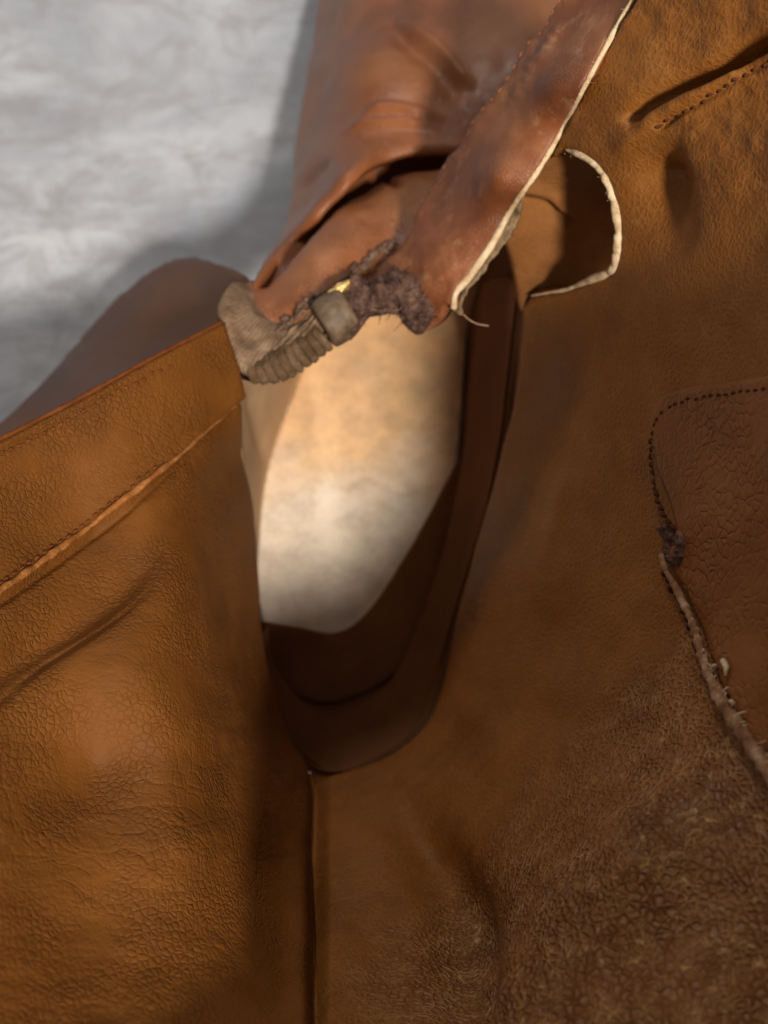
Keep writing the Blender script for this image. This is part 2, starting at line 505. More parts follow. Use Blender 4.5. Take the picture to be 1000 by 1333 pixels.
def l_detail(px, py):
    g, sd, t = gauss(px, py, L_RIDGE, 7)
    wob = 1 + 0.9 * vnoise(px / 14, py / 14)
    d = 0.0009 * g * wob
    d = d + 0.0009 * (1 / (1 + np.exp(np.clip(sd / 3.0, -30, 30))))            # upper overlay sits proud
    g2, _, _ = gauss(px, py - 12, L_RIDGE, 4); d = d - 0.0007 * g2
    g3, _, t3 = gauss(px, py, L_VALLEY, 30); d = d - 0.0056 * g3 * np.clip(1.15 - t3, 0.25, 1)
    g4, _, t4 = gauss(px, py, L_VAL2, 5); d = d - 0.0007 * g4 * fade(t4, 0, 0.4)
    g5, _, t5 = gauss(px, py, L_EDGE, 3.5); d = d - 0.0004 * g5 * fade(t5, 0, 0.3)
    g6, _, _ = gauss(px, py, L_BACK, 9); d = d - 0.0010 * g6
    g7, _, _ = gauss(px + 24, py, L_BACK, 13); d = d + 0.0014 * g7 * np.clip((py - 1040) / 120, 0, 1)
    d = d + 0.0007 * fbm(px / 150, py / 110, 2) + 0.0002 * fbm(px / 40, py / 22, 3) * np.clip((py - 700) / 200, 0, 1)
    return d
L_POLY = np.vstack([spline([(-190, 666), (-90, 616), (0, 572), (100, 521), (200, 466), (292, 418)]),
                    spline([(298, 440), (314, 488), (322, 540), (330, 600), (336, 680), (341, 780), (350, 850), (364, 905), (380, 958), (412, 1010)]),
                    spline([(415, 1100), (415, 1200), (415, 1333), (415, 1425)]), [(-190, 1425)]])
left = sheet('shaft_panel', L_POLY, LZ, M['tan_lining'], boot, 2.6, l_detail, 0.0024, roll=9)
left['label'] = 'tan leather side of the shaft with a raised diagonal seam'
stitches('stitching', [(-80, 627), (0, 590), (80, 550), (160, 506), (222, 474)], LZ, l_detail, M['thread_mid'], left, 12)
stitches('stitching', [(-60, 797), (0, 762), (80, 706), (150, 655), (205, 606)], LZ, l_detail, M['thread_mid'], left, 12)
rl = resample(spline([(-190, 878), (-90, 822), (0, 771), (80, 715), (150, 664), (210, 611), (260, 564), (304, 524)]), 3)
pos, n = surf_pos(LZ, l_detail, rl[:, 0], rl[:, 1], 0.00005)
rr = 0.00050 * (1 + 0.9 * fbm(rl[:, 0] / 16, rl[:, 1] / 40, 3)) * np.clip((330 - rl[:, 0]) / 120, 0.35, 1)
tube('seam_ridge', pos, rr, M['seam_ridge'], left, 8, 0.8, n)

te = resample(spline([(-188, 665), (-88, 615), (0, 571), (100, 520), (200, 465), (288, 420)]), 3)
pos, n = surf_pos(LZ, l_detail, te[:, 0], te[:, 1], -0.0008)
tube('cut_edge', pos, 0.00042 * (1 + 0.4 * fbm(te[:, 0] / 20, te[:, 1] / 30, 3)), M['thread_mid'], left, 8, 1.0, n)

# ---- right shaft panel ------------------------------------------------------
RZ0 = TPS([(735, 165, 129), (822, 0, 149), (870, -80, 158), (900, 100, 153), (1000, 60, 164), (1080, -80, 182), (1000, 200, 159), (900, 300, 141), (830, 300, 129),
          (810, 310, 124), (690, 387, 93), (745, 420, 101), (672, 450, 86), (760, 500, 101), (850, 540, 118), (1000, 490, 150),
          (640, 640, 72), (612, 720, 66), (572, 900, 60), (440, 1008, 60), (406, 1025, 64), (700, 700, 82), (800, 700, 104),
          (880, 700, 122), (1000, 700, 148), (700, 900, 86), (850, 900, 118), (1000, 990, 146), (560, 1020, 72), (480, 1080, 76),
          (410, 1200, 96), (412, 1333, 122), (412, 1430, 138), (540, 1200, 96), (690, 1070, 106), (590, 1220, 102), (650, 1260, 126), (640, 1340, 132), (720, 1150, 126), (750, 1250, 137), (810, 1090, 134),
          (900, 1200, 142), (1000, 1333, 150), (900, 1333, 147), (700, 1360, 139), (550, 1333, 121), (1080, 1430, 158), (750, 1430, 144),
          (1080, 700, 162), (1080, 1000, 158), (1080, 200, 170)])
R_HOLE = spline([(690, 370), (676, 400), (672, 450), (662, 540), (640, 640), (612, 720), (592, 800), (572, 895), (548, 945), (500, 983), (440, 1004), (380, 1010)], 4)
def RZ(px, py):
    d = poly_dist(px, py, R_HOLE)[0].reshape(np.shape(px))
    k = np.clip(1 - d / 125, 0, 1)
    return RZ0(px, py) - 0.0115 * k * k * np.clip((np.asarray(py) - 380) / 90, 0, 1)
R_GROOVE, R_SEAM, R_VAL, R_PIPE, R_BACK, R_FOLD, R_RIB = lines(
    [(815, 165), (845, 135), (885, 112), (930, 93), (1000, 58), (1090, 15)],
    [(855, 168), (885, 150), (920, 131), (960, 108), (1000, 86), (1090, 45)],
    [(846, 178), (858, 230), (872, 290), (892, 345)],
    [(868, 735), (885, 765), (905, 805), (930, 870), (965, 935), (1000, 992), (1060, 1090)],
    [(410, 1010), (408, 1100), (409, 1200), (411, 1333), (412, 1470)],
    [(520, 1030), (560, 1110), (600, 1200), (600, 1333)],
    [(735, 610), (725, 680), (712, 745)])
def r_detail(px, py):
    g, sd, t = gauss(px, py, R_GROOVE, 11); d = -0.0046 * g * np.clip(0.55 + t, 0, 1) * fade(t, 0.08, 0)
    g, sd, t = gauss(px, py - 22, R_GROOVE, 13); d = d + 0.0020 * g * np.clip(0.4 + t, 0, 1)
    g, sd, t = gauss(px, py, R_SEAM, 4); d = d - 0.0010 * g * fade(t, 0.06, 0)
    g, sd, t = gauss(px, py, R_VAL, 34); d = d - 0.0052 * g * fade(t, 0.3, 0.6)
    k = np.clip((432 - px) / 26, 0, 1); d = d - 0.0034 * k * k * (3 - 2 * k) * np.clip((py - 990) / 30, 0, 1)
    g, sd, t = gauss(px, py, R_FOLD, 34); d = d - 0.0055 * g * fade(t, 0.3, 0)
    g, sd, t = gauss(px, py, R_RIB, 16); d = d + 0.0010 * g * fade(t, 0.3, 0.4)
    d = d + 0.0016 * fbm(px / 150 + 3, py / 150, 3) + 0.0005 * fbm(px / 38, py / 38, 3) * np.clip((py - 980) / 160, 0, 1) * np.clip((px - 560) / 80, 0, 1)
    up = np.clip((320 - py) / 120, 0, 1) * np.clip((px - 740) / 80, 0, 1)
    d = d + 0.0006 * fbm(px / 30, py / 30, 3) * up
    return d
ARC = [(735, 195), (763, 203), (788, 226), (803, 262), (809, 305), (806, 338), (795, 354), (770, 364), (735, 377), (688, 387)]
FLAP_EDGE = [(870, -80), (822, 0), (780, 75), (735, 162), (700, 222), (664, 275), (640, 318), (612, 358), (593, 382), (590, 402)]
R_POLY = np.vstack([[(872, -80), (824, 0), (782, 75), (738, 162), (706, 212)], spline(ARC),
                    spline([(676, 400), (672, 450), (662, 540), (640, 640), (612, 720), (592, 800), (572, 895), (548, 945), (500, 983), (440, 1004), (405, 1006), (372, 988), (350, 975)]),
                    [(345, 1040), (374, 1080), (380, 1430), (1085, 1430), (1085, -80)]])
right = sheet('shaft_panel', R_POLY, RZ, M['brown_lining'], boot, 2.6, r_detail, 0.0024, roll=7)
right['label'] = 'dark brown grained side of the shaft in shade'
stitches('stitching', [(855, 166), (885, 150), (920, 131), (960, 108), (1000, 86), (1080, 48)], RZ, r_detail, M['thread_dark'], right, 13, 0.6, 0.0003)

# recessed layer seen inside the half-round cut-out
GZ = TPS([(640, 260, 110), (650, 295, 106), (668, 350, 95), (675, 410, 86), (735, 195, 122), (800, 240, 117), (815, 310, 114), (810, 370, 103), (740, 385, 91), (720, 280, 104)])
G_CREASE = spline([(655, 272), (680, 262), (712, 268), (735, 285)])
def g_detail(px, py):
    g, sd, t = gauss(px, py, G_CREASE, 8)
    g2, _, _ = gauss(px, py + 16, G_CREASE, 10)
    return -0.0016 * g + 0.0012 * g2 + 0.0008 * fbm(px / 40, py / 40, 3)
sheet('gusset', np.vstack([spline([(640, 245), (690, 210), (740, 182), (800, 205), (830, 300), (820, 370), (770, 400), (690, 412)]), spline([(676, 405), (668, 350), (656, 312), (646, 285)])]),
      GZ, M['gusset'], boot, 2.6, g_detail, 0.0018, roll=5)

# raw cut edge round the cut-out
al = resample(spline(ARC), 2.5)
pos, n = surf_pos(RZ, r_detail, al[:, 0], al[:, 1], -0.0003)
tt = np.linspace(0, 1, len(al))
rr = 0.00080 * np.interp(tt, [0, 0.05, 0.3, 0.6, 0.72, 0.8, 1], [0.35, 0.7, 1.05, 1.15, 0.9, 0.55, 0.18]) * (1 + 0.4 * fbm(tt * 26, tt * 0 + 3, 4))
pos = pos + n * (0.0004 * vnoise(tt * 50, tt * 0))[:, None]
tube('raw_edge', pos, rr, M['raw'], right, 8, 1.0, n)

# reddish reinforcement patch
P_POLY = np.vstack([spline([(858, 610), (852, 575), (850, 548), (856, 526), (874, 511), (920, 502), (1000, 491), (1082, 478)]),
                    spline([(1082, 1120), (1000, 990), (962, 930), (905, 802), (876, 745), (868, 722), (878, 690), (872, 650)])])
patch = sheet('patch', P_POLY, RZ, M['patch'], right, 2.6, r_detail, 0.0016, roll=8, lift=0.0010)
stitches('stitching', [(856, 640), (853, 590), (857, 560), (870, 537), (900, 522), (950, 515), (1000, 508), (1075, 498)], RZ, r_detail, M['thread_dark'], right, 10, 0.75, 0.00030, lift=0.0008)
stitches('stitching', [(858, 640), (868, 668), (884, 690)], RZ, r_detail, M['thread_dark'], right, 9, 0.8, 0.0004, lift=0.0011)
stitches('stitching', [(860, 742), (874, 772), (893, 812), (918, 876), (953, 942), (990, 1000), (1040, 1085)], RZ, r_detail, M['thread_dark'], right, 11, 0.7, 0.00038, lift=0.0002)
pl = resample(spline([(868, 722), (873, 742), (888, 770), (907, 808), (932, 872), (966, 937), (1002, 994), (1060, 1090)]), 2.5)
tt = np.linspace(0, 1, len(pl))
pos, n = surf_pos(RZ, r_detail, pl[:, 0], pl[:, 1], 0.0017)
rr = 0.00095 * np.interp(tt, [0, 0.1, 0.3, 0.6, 1], [0.45, 0.6, 0.8, 1.25, 1.35]) * (1 + 0.55 * fbm(tt * 70, tt * 0 + 9, 4))
tube('piping', pos, rr, M['piping'], right, 10, 0.9, n)
# flakes of worn leather along the piping
fl_parts = []
for k in range(26):
    t = RNG.uniform(0.3, 0.9); c = pl[int(t * (len(pl) - 1))] + RNG.normal(0, 3.0, 2) + (4, -2)
    p, nn = surf_pos(RZ, r_detail, np.array([c[0], c[0] + RNG.normal(0, 4), c[0] + RNG.normal(0, 5)]), np.array([c[1], c[1] - 4, c[1] - 8]), 0.0016)
    p = p + nn * np.array((0, 0.0005, 0.0008))[:, None] * RNG.uniform(0.2, 1)
    fl_parts.append(tube_data(p, 0.00028 * RNG.uniform(0.5, 1.4), 6, 0.5))
p, nn = surf_pos(RZ, r_detail, np.array([952.0, 957, 962, 961]), np.array([866.0, 864, 872, 884]), 0.0018)
fl_parts.append(tube_data(p, np.array((0.00025, 0.0005, 0.00045, 0.0002)), 7))
v, f = join_data(fl_parts)
mesh_obj('leather_flakes', v, f, M['raw'], right, kind='stuff')

def fuzz(name, centre_fn, count, length, rad, mat, parent):
    parts = []
    for k in range(count):
        p, nn = centre_fn()
        d = nn * RNG.uniform(0.1, 0.9) + RNG.normal(0, 0.7, 3); d /= np.linalg.norm(d)
        cu = RNG.normal(0, 1, 3); L = length * RNG.uniform(0.4, 1.3)
        s = np.linspace(0, 1, 6)[:, None]
        parts.append(tube_data(p + d * L * s + cu * L * 0.5 * s ** 2, rad * np.linspace(1, 0.5, 6), 4))
    v, f = join_data(parts)
    return mesh_obj(name, v, f, mat, parent, kind='stuff')

def edge_fibres(line, hf, detail, lift, r0, parent, count):
    def c():
        q = line[RNG.integers(2, len(line) - 2)] + RNG.normal(0, 1.2, 2)
        p, nn = surf_pos(hf, detail, q[:1], q[1:], lift)
        return p[0] + RNG.normal(0, r0, 3), nn[0]
    fuzz('edge_fibres', c, count, 0.0005, 0.00004, M['raw'], parent)
edge_fibres(al[:int(len(al) * 0.8)], RZ, r_detail, 0.0, 0.0003, right, 60)
# frayed knot at the top of the piping
def knot_hf(px, py): return RZ(px, py)
def knot_detail(px, py):
    return r_detail(px, py) + 0.0010 + 0.0020 * fbm(px / 12, py / 12, 3)
sheet('thread_knot', spline([(862, 690), (872, 682), (886, 684), (894, 700), (893, 722), (884, 740), (872, 735), (864, 715)], 6, True), RZ, M['fray'], right, 1.6, knot_detail, 0.002, roll=6)
def knot_c():
    a = np.array([RNG.uniform(864, 892)]); b = np.array([RNG.uniform(688, 736)])
    p, nn = surf_pos(RZ, knot_detail, a, b); return p[0], nn[0]
fuzz('knot_fibres', knot_c, 40, 0.0010, 0.00009, M['fray'], right)

# unseen taller shaft rim, added behind and right to shade the insole
def collar(name, low, high, mat, parent, rows=14, n=90, th=0.0024):
    def pts(C):
        q = spline(C, 12); t = np.linspace(0, len(q) - 1, n); i = np.arange(len(q))
        return np.stack([np.interp(t, i, q[:, k]) for k in range(3)], -1)
    a, b = pts(low), pts(high)
    g = np.array([a * (1 - t) + b * t for t in np.linspace(0, 1, rows)])
    c = g.reshape(-1, 3).mean(0)
    o = g - c; o[..., 2] = 0; o /= np.linalg.norm(o, axis=-1, keepdims=True)
    g = g + o * (0.0012 * fbm(np.linspace(0, 9, n)[None].repeat(rows, 0), np.linspace(0, 2, rows)[:, None].repeat(n, 1), 3))[..., None]
    f, k = g.reshape(-1, 3), (g + o * th).reshape(-1, 3)
    N = len(f); idx = np.arange(N).reshape(rows, n)
    qd = np.stack([idx[:-1, :-1], idx[:-1, 1:], idx[1:, 1:], idx[1:, :-1]], -1).reshape(-1, 4)
    top = np.stack([idx[-1, :-1], idx[-1, 1:], idx[-1, 1:] + N, idx[-1, :-1] + N], -1)
    return mesh_obj(name, np.vstack([f, k]), np.vstack([qd, qd[:, ::-1] + N, top]), mat, parent)
ce = np.array([(1080, 250), (1080, 500), (1080, 800), (1080, 1100), (1078, 1330), (1050, 1424), (850, 1424), (650, 1424), (560, 1424), (500, 1424), (440, 1424)], float)
lo, _ = surf_pos(RZ, r_detail, ce[:, 0], ce[:, 1])
hi = np.array([(0.066, 0.100, 0.176), (0.064, 0.068, 0.184), (0.059, 0.036, 0.194), (0.0555, 0.012, 0.2), (0.0535, -0.006, 0.2), (0.048, -0.021, 0.2), (0.038, -0.033, 0.2), (0.028, -0.036, 0.2), (0.016, -0.035, 0.192), (0.0, -0.028, 0.165), (-0.006, -0.025, 0.148)])
assert len(lo) == len(hi), (len(lo), len(hi))
collar('shaft_shade_rim', lo, hi, M['brown_lining'], boot)

BZ = lambda x, y: RZ(x, y) - 0.0060
sheet('back_strip', [(345, 1006), (450, 1006), (460, 1420), (366, 1420)], BZ, M['brown_lining'], boot, 8, None, 0.0015)

# ---- insole and inner lining ------------------------------------------------
IZ = TPS([(340, 800, 30), (440, 900, 31), (600, 640, 30), (600, 380, 27), (420, 420, 27), (480, 650, 28)])
I_R = [(640, 300), (612, 400), (604, 480), (598, 560), (588, 640), (566, 750), (520, 850), (440, 900), (380, 885), (345, 820)]
I_L = [(334, 760), (337, 700), (344, 630), (360, 570), (386, 500), (414, 430), (445, 360), (455, 300)]
def i_detail(px, py):
    g, _, t = gauss(px, py, spline([(450, 632), (480, 622), (520, 640), (560, 632)]), 5)
    return 0.0010 * fbm(px / 60, py / 60, 4) - 0.0003 * g
I_POLY = np.vstack([spline(I_R), spline(I_L)])
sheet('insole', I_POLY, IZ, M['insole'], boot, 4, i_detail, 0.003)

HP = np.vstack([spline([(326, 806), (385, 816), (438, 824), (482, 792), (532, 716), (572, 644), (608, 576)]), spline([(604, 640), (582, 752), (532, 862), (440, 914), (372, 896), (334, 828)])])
sheet('heel_shade_pad', HP, IZ, M['suede'], boot, 4, i_detail, 0.0008, roll=4, lift=0.0006)  # dark sheet added to deepen the heel's shade, edge follows the cast shadow

def loft(name, A, B, mat, parent, rows=24, n=160, bulge=0.004, detail=0.0006):
    A = np.asarray(A, float); B = np.asarray(B, float)
    def pts(C):
        s = spline(C, 20); q = np.linspace(0, len(s) - 1, n); i = np.arange(len(s))
        return np.stack([np.interp(q, i, s[:, k]) for k in range(3)], -1)
    a, b = pts(A), pts(B)
    PA, PB = Q(a[:, 0], a[:, 1], a[:, 2] / 1000), Q(b[:, 0], b[:, 1], b[:, 2] / 1000)
    cen = PA.mean(0)
    G_ = []
    for r in range(rows):
        t = r / (rows - 1)
        p = PA * (1 - t) + PB * t
        out = p - cen; out[:, 2] = 0; out /= np.linalg.norm(out, axis=1, keepdims=True)
        k = bulge * math.sin(math.pi * t) + detail * fbm(np.linspace(0, 14, n), np.full(n, t * 3), 3)
        G_.append(p + out * np.asarray(k).reshape(-1, 1))
    G_ = np.array(G_)
    front = G_.reshape(-1, 3)
    nr = np.cross(np.gradient(G_, axis=0), np.gradient(G_, axis=1)).reshape(-1, 3); nr /= np.linalg.norm(nr, axis=1, keepdims=True) + 1e-12
    if ((cen + (0, 0, 0.05) - front) * nr).sum() < 0: nr = -nr
    back = front - nr * 0.0018
    F = []
    N = len(front)
    for r in range(rows - 1):
        for c in range(n - 1):
            q = (r * n + c, r * n + c + 1, (r + 1) * n + c + 1, (r + 1) * n + c)
            F.append(q); F.append(tuple(i + N for i in q[::-1]))
    for c in range(n - 1):
        F.append((c, c + 1, c + 1 + N, c + N)); e = (rows - 1) * n + c; F.append((e + 1, e, e + N, e + 1 + N))
    return mesh_obj(name, np.vstack([front, back]), F, mat, parent)

loft('inner_lining',
     [(400, 465, 27), (386, 500, 27), (360, 570, 27), (344, 640, 27), (336, 710, 27), (333, 790, 28)],
     [(306, 470, 86), (308, 500, 82), (314, 570, 72), (320, 640, 65), (326, 720, 59), (332, 800, 54)],
     M['lit_lining'], boot, 24, 90, 0.002)
loft('inner_lining',
     [(333, 770, 28), (336, 800, 28), (348, 850, 29), (390, 890, 29), (440, 902, 29), (520, 855, 29), (568, 752, 28), (592, 640, 28), (600, 560, 28), (606, 480, 27), (614, 400, 27), (640, 300, 26), (655, 240, 26)],
     [(329, 770, 56), (334, 805, 54), (352, 900, 46), (386, 970, 45), (440, 1008, 44), (506, 986, 44), (558, 936, 44), (600, 805, 47), (622, 725, 51), (654, 640, 57), (678, 480, 66), (686, 400, 78), (690, 300, 84)],
     M['suede'], boot)
# band of the heel counter with its own top edge
loft('heel_counter',
     [(346, 815, 36), (360, 868, 37), (395, 912, 38), (440, 926, 38), (505, 890, 37), (548, 800, 37), (580, 700, 38), (600, 600, 38), (612, 480, 38), (626, 370, 38)],
     [(342, 872, 48), (356, 932, 46), (390, 985, 45), (440, 1006, 45), (500, 980, 45), (552, 928, 45), (598, 770, 47), (628, 670, 50), (650, 570, 54), (664, 450, 60), (674, 370, 64)],
     M['suede'], boot, 16, 120, 0.002)

# ---- outside of the boot: vamp, front of the shaft, quarter, sole -------------
VZ = TPS([(412, 0, 20), (395, 100, 26), (382, 200, 36), (367, 290, 58), (346, 332, 76), (330, 362, 89), (425, 255, 84), (500, 203, 82), (590, 190, 81), (650, 185, 80),
          (440, 100, 58), (450, 0, 48), (425, 200, 70), (400, 280, 79), (520, 100, 77), (520, 0, 64), (620, 0, 70), (620, 100, 79), (720, 80, 78), (560, -80, 57), (425, -80, 14), (460, -80, 36), (470, -165, 15), (540, -208, 16), (640, -220, 17), (740, -190, 18), (820, -100, 22), (836, 10, 26), (770, 115, 55), (600, -140, 44), (700, -120, 50), (760, -30, 56), (530, -140, 36)])
V_C1, V_C2, V_C3, V_C4, V_HEM = lines([(515, 22), (545, 45), (575, 72), (600, 100), (618, 112)], [(455, 165), (500, 142), (540, 145), (580, 156)], [(440, 175), (480, 162), (530, 158), (575, 170)],
                                      [(432, 205), (410, 222), (388, 250)], [(335, 350), (385, 298), (430, 243), (465, 213), (505, 190), (548, 180), (600, 178)])
def v_detail(px, py):
    g, sd, t = gauss(px, py, V_C1, 7); d = 0.0030 * g * fade(t, 0.2, 0.2)
    g, sd, t = gauss(px + 14, py - 10, V_C1, 14); d = d - 0.0018 * g * fade(t, 0.2, 0.2)
    g, sd, t = gauss(px, py, V_C2, 6); d = d + 0.0020 * g * fade(t, 0.3, 0.3)
    g, sd, t = gauss(px, py, V_C3, 5); d = d + 0.0015 * g * fade(t, 0.3, 0.3)
    g, sd, t = gauss(px, py, V_C4, 6); d = d - 0.0016 * g * fade(t, 0.3, 0.3)
    g, sd, t = gauss(px, py, V_HEM, 12); d = d + 0.0005 * g
    return d + 0.0016 * fbm(px / 90, py / 90, 3)
VAMP_TOP = [(326, 364), (345, 345), (385, 302), (425, 254), (460, 225), (500, 203), (545, 192), (590, 190), (660, 186)]
vamp = sheet('vamp', np.vstack([spline([(640, -224), (540, -212), (470, -168), (430, -90), (412, 0), (396, 100), (382, 200), (366, 290), (345, 330), (326, 362)]), spline(VAMP_TOP), spline([(770, 118), (838, 10), (822, -100), (742, -192)])]),
             VZ, M['outer'], boot, 3, v_detail, 0.0015, roll=6)

SZ = TPS([(286, 405, 95), (300, 460, 95), (330, 484, 94), (420, 420, 95), (500, 390, 92), (580, 300, 90), (322, 370, 86), (400, 360, 93), (500, 290, 86), (450, 275, 83), (400, 318, 86), (425, 248, 66), (380, 298, 74), (540, 190, 62), (545, 222, 78), (620, 180, 60), (610, 225, 78), (460, 340, 91)])
S_TRENCH = spline([(340, 358), (388, 308), (428, 262), (463, 233), (502, 211), (546, 200), (600, 196)], 5)
S_C = spline([(492, 215), (505, 232), (525, 240)])
def s_detail(px, py):
    g, _, t = gauss(px, py, S_C, 5)
    k, _, tk = gauss(px, py, S_TRENCH, 10)
    return -0.0012 * g * fade(t, 0.2, 0.3) + 0.0012 * fbm(px / 60 + 9, py / 40, 3) - 0.011 * k * np.clip(0.25 + 1.3 * tk, 0, 1)
shaft_front = sheet('shaft_front', np.vstack([spline([(318, 366), (345, 335), (385, 285), (420, 235), (460, 205), (500, 185), (560, 175), (640, 175)]), spline([(625, 230), (585, 300), (545, 360), (505, 394)]),
                                             spline([(470, 400), (420, 424), (365, 458), (332, 486)]), spline([(308, 478), (300, 456), (286, 424), (286, 402), (300, 380)])]),
                    SZ, M['outer'], boot, 2.0, s_detail, 0.0022, roll=6)

QZ = TPS([(-80, 610, 52), (0, 548, 48), (60, 490, 44), (120, 420, 42), (170, 370, 42), (220, 338, 46), (270, 338, 54), (310, 352, 72), (330, 400, 86), (250, 440, 88), (150, 490, 88), (0, 585, 98), (200, 400, 72), (100, 490, 74), (20, 560, 78), (-80, 640, 96), (270, 380, 76), (-190, 690, 58), (-190, 722, 96)])
sheet('quarter', np.vstack([spline([(-190, 690), (-90, 618), (0, 546), (60, 488), (120, 418), (170, 368), (205, 343), (240, 335), (280, 341), (312, 352), (332, 366)]), [(336, 420), (270, 458), (150, 520), (20, 590), (-90, 640), (-190, 722)]]),
      QZ, M['quarter'], boot, 4, lambda x, y: 0.002 * fbm(x / 110, y / 110, 3), 0.0024, roll=6)

def prism(name, outline, z0, z1, mat, parent):
    o = spline(outline, 10, True)
    n = len(o); c = o.mean(0)
    rings = []
    for s, z in ((0.985, z0), (1.0, z0 + 0.0015), (1.0, z1 - 0.0015), (0.985, z1)):
        q = c + (o - c) * s
        rings.append(np.column_stack([q, np.full(n, z)]))
    V = np.vstack(rings)
    F = [(r * n + i, r * n + (i + 1) % n, (r + 1) * n + (i + 1) % n, (r + 1) * n + i) for r in range(3) for i in range(n)]
    F += [tuple(range(n))[::-1], tuple(3 * n + i for i in range(n))]
    return mesh_obj(name, V, F, mat, parent, smooth=False)
prism('outsole', [(-0.014, 0.045), (-0.024, 0.075), (-0.026, 0.12), (-0.022, 0.17), (-0.018, 0.22), (-0.014, 0.27), (-0.002, 0.33), (0.03, 0.35), (0.062, 0.33), (0.07, 0.27), (0.06, 0.21), (0.038, 0.15), (0.026, 0.11), (0.018, 0.07), (0.004, 0.045)], 0.012, 0.022, M['sole'], boot)
prism('heel', [(-0.014, 0.047), (-0.022, 0.075), (-0.023, 0.12), (0.024, 0.12), (0.016, 0.07), (0.003, 0.047)], 0.0, 0.0118, M['sole'], boot)
prism('tread', [(-0.02, 0.2), (-0.014, 0.27), (-0.002, 0.325), (0.03, 0.345), (0.06, 0.325), (0.066, 0.27), (0.055, 0.21)], 0.0, 0.0118, M['sole'], boot)

# ---- front flap: outer leather strip with its cream cut edge ---------------------
FZ = TPS([(870, -80, 157), (822, 0, 148), (735, 162, 129), (664, 275, 115), (612, 358, 107), (590, 402, 103), (780, -70, 141), (700, 50, 125), (605, 185, 105), (570, 232, 99), (535, 290, 96),
          (500, 335, 93), (478, 380, 95), (545, 432, 93), (640, 230, 121), (720, 110, 137), (570, 340, 105)])
F_RIM, F_RIM2 = lines([(782, -70), (742, -8), (704, 52), (672, 98), (640, 145), (610, 187), (576, 228), (545, 280)], [(745, 20), (715, 62), (690, 100), (668, 140)])
def f_detail(px, py):
    g, sd, t = gauss(px, py, F_RIM, 9); d = 0.0010 * g * (1 + 0.7 * vnoise(px / 16, py / 16))
    g, sd, t = gauss(px, py, F_RIM2, 7); d = d + 0.0008 * g * fade(t, 0.2, 0.3) * (1 + 1.6 * vnoise(px / 9, py / 9))
    low = np.clip((py - 280) / 80, 0, 1)
    return d + 0.0012 * fbm(px / 80, py / 80, 3) + 0.0006 * low * fbm(px / 18, py / 18, 3)
flap = sheet('front_flap', np.vstack([spline(FLAP_EDGE), spline([(580, 398), (572, 418), (552, 432), (532, 424), (510, 408), (484, 404)]),
                                      spline([(474, 384), (488, 350), (520, 318), (540, 284), (570, 228), (606, 184), (640, 138), (672, 94), (702, 46), (740, -12), (780, -80)])]),
             FZ, M['flap_outer'], boot, 2.4, f_detail, 0.0020, roll=4)
el = resample(spline(FLAP_EDGE), 2.5)
tt = np.linspace(0, 1, len(el))
pos, n = surf_pos(FZ, None, el[:, 0], el[:, 1], -0.0002)
rr = 0.00062 * np.interp(tt, [0, 0.5, 0.75, 0.9, 1], [0.75, 0.85, 1.0, 1.2, 0.9]) * (1 + 0.3 * fbm(tt * 30, tt * 0 + 5, 4))
tube('raw_edge', pos, rr, M['raw'], flap, 8, 1.0, n)
edge_fibres(el, FZ, None, 0.0, 0.0002, flap, 120)
# ragged suede lip that hangs below the cut edge
lip_out = []
base = resample(spline([(706, 214), (664, 275), (640, 318), (612, 358), (594, 382), (589, 404)]), 3)
tb = np.linspace(0, 1, len(base))
wid = np.interp(tb, [0, 0.15, 0.3, 0.5, 0.7, 0.85, 1], [0, 6, 13, 15, 13, 9, 13]) + 8 * fbm(tb * 9, tb * 0, 4) * np.interp(tb, [0, 0.2, 1], [0, 1, 1])
out = base + np.stack([wid * 0.9, wid * 0.45], -1)
LIPZ = lambda x, y: FZ(x, y) - 0.0022
lip = sheet('suede_lip', np.vstack([base, out[::-1]]), LIPZ, M['raw_dull'], flap, 1.6, lambda x, y: 0.0009 * fbm(x / 10, y / 10, 3), 0.0009)
# worn stitches along the far rim of the flap
stitches('stitching', [(738, 2), (704, 52), (672, 100), (640, 147), (612, 187)], FZ, f_detail, M['flap_outer'], flap, 16, 0.6, 0.00025, -0.0001, 1.2)
stitches('stitching', [(608, 188), (590, 212), (566, 245), (548, 276)], FZ, f_detail, M['fray'], flap, 16, 0.5, 0.0003, 0.0, 2)

# ---- zip end ----------------------------------------------------------------------
TZ = lambda x, y: SZ(x, y)
T_IN = spline([(330, 364), (346, 396), (368, 412), (400, 404), (432, 388)], 5)
T_OUT = spline([(300, 376), (285, 404), (286, 424), (300, 458), (312, 480)], 5)
def t_detail(px, py):
    sh = np.shape(px)
    k = np.clip(poly_dist(px, py, T_IN)[0].reshape(sh) / 26, 0, 1)
    e = np.exp(-(poly_dist(px, py, T_OUT)[0].reshape(sh) / 10) ** 2)
    return s_detail(px, py) - 0.0006 + 0.0022 * k * k * (3 - 2 * k) + 0.0006 * fbm(px / 14, py / 14, 3) + 0.0005 * e
tape = sheet('zip_tape', np.vstack([spline([(330, 364), (300, 379), (285, 403), (285, 425), (298, 457), (307, 482), (332, 494)]), spline([(356, 480), (388, 460), (420, 434), (434, 405)]), T_IN[::-1]]),
             TZ, M['tape'], boot, 1.8, t_detail, 0.0016, roll=5)
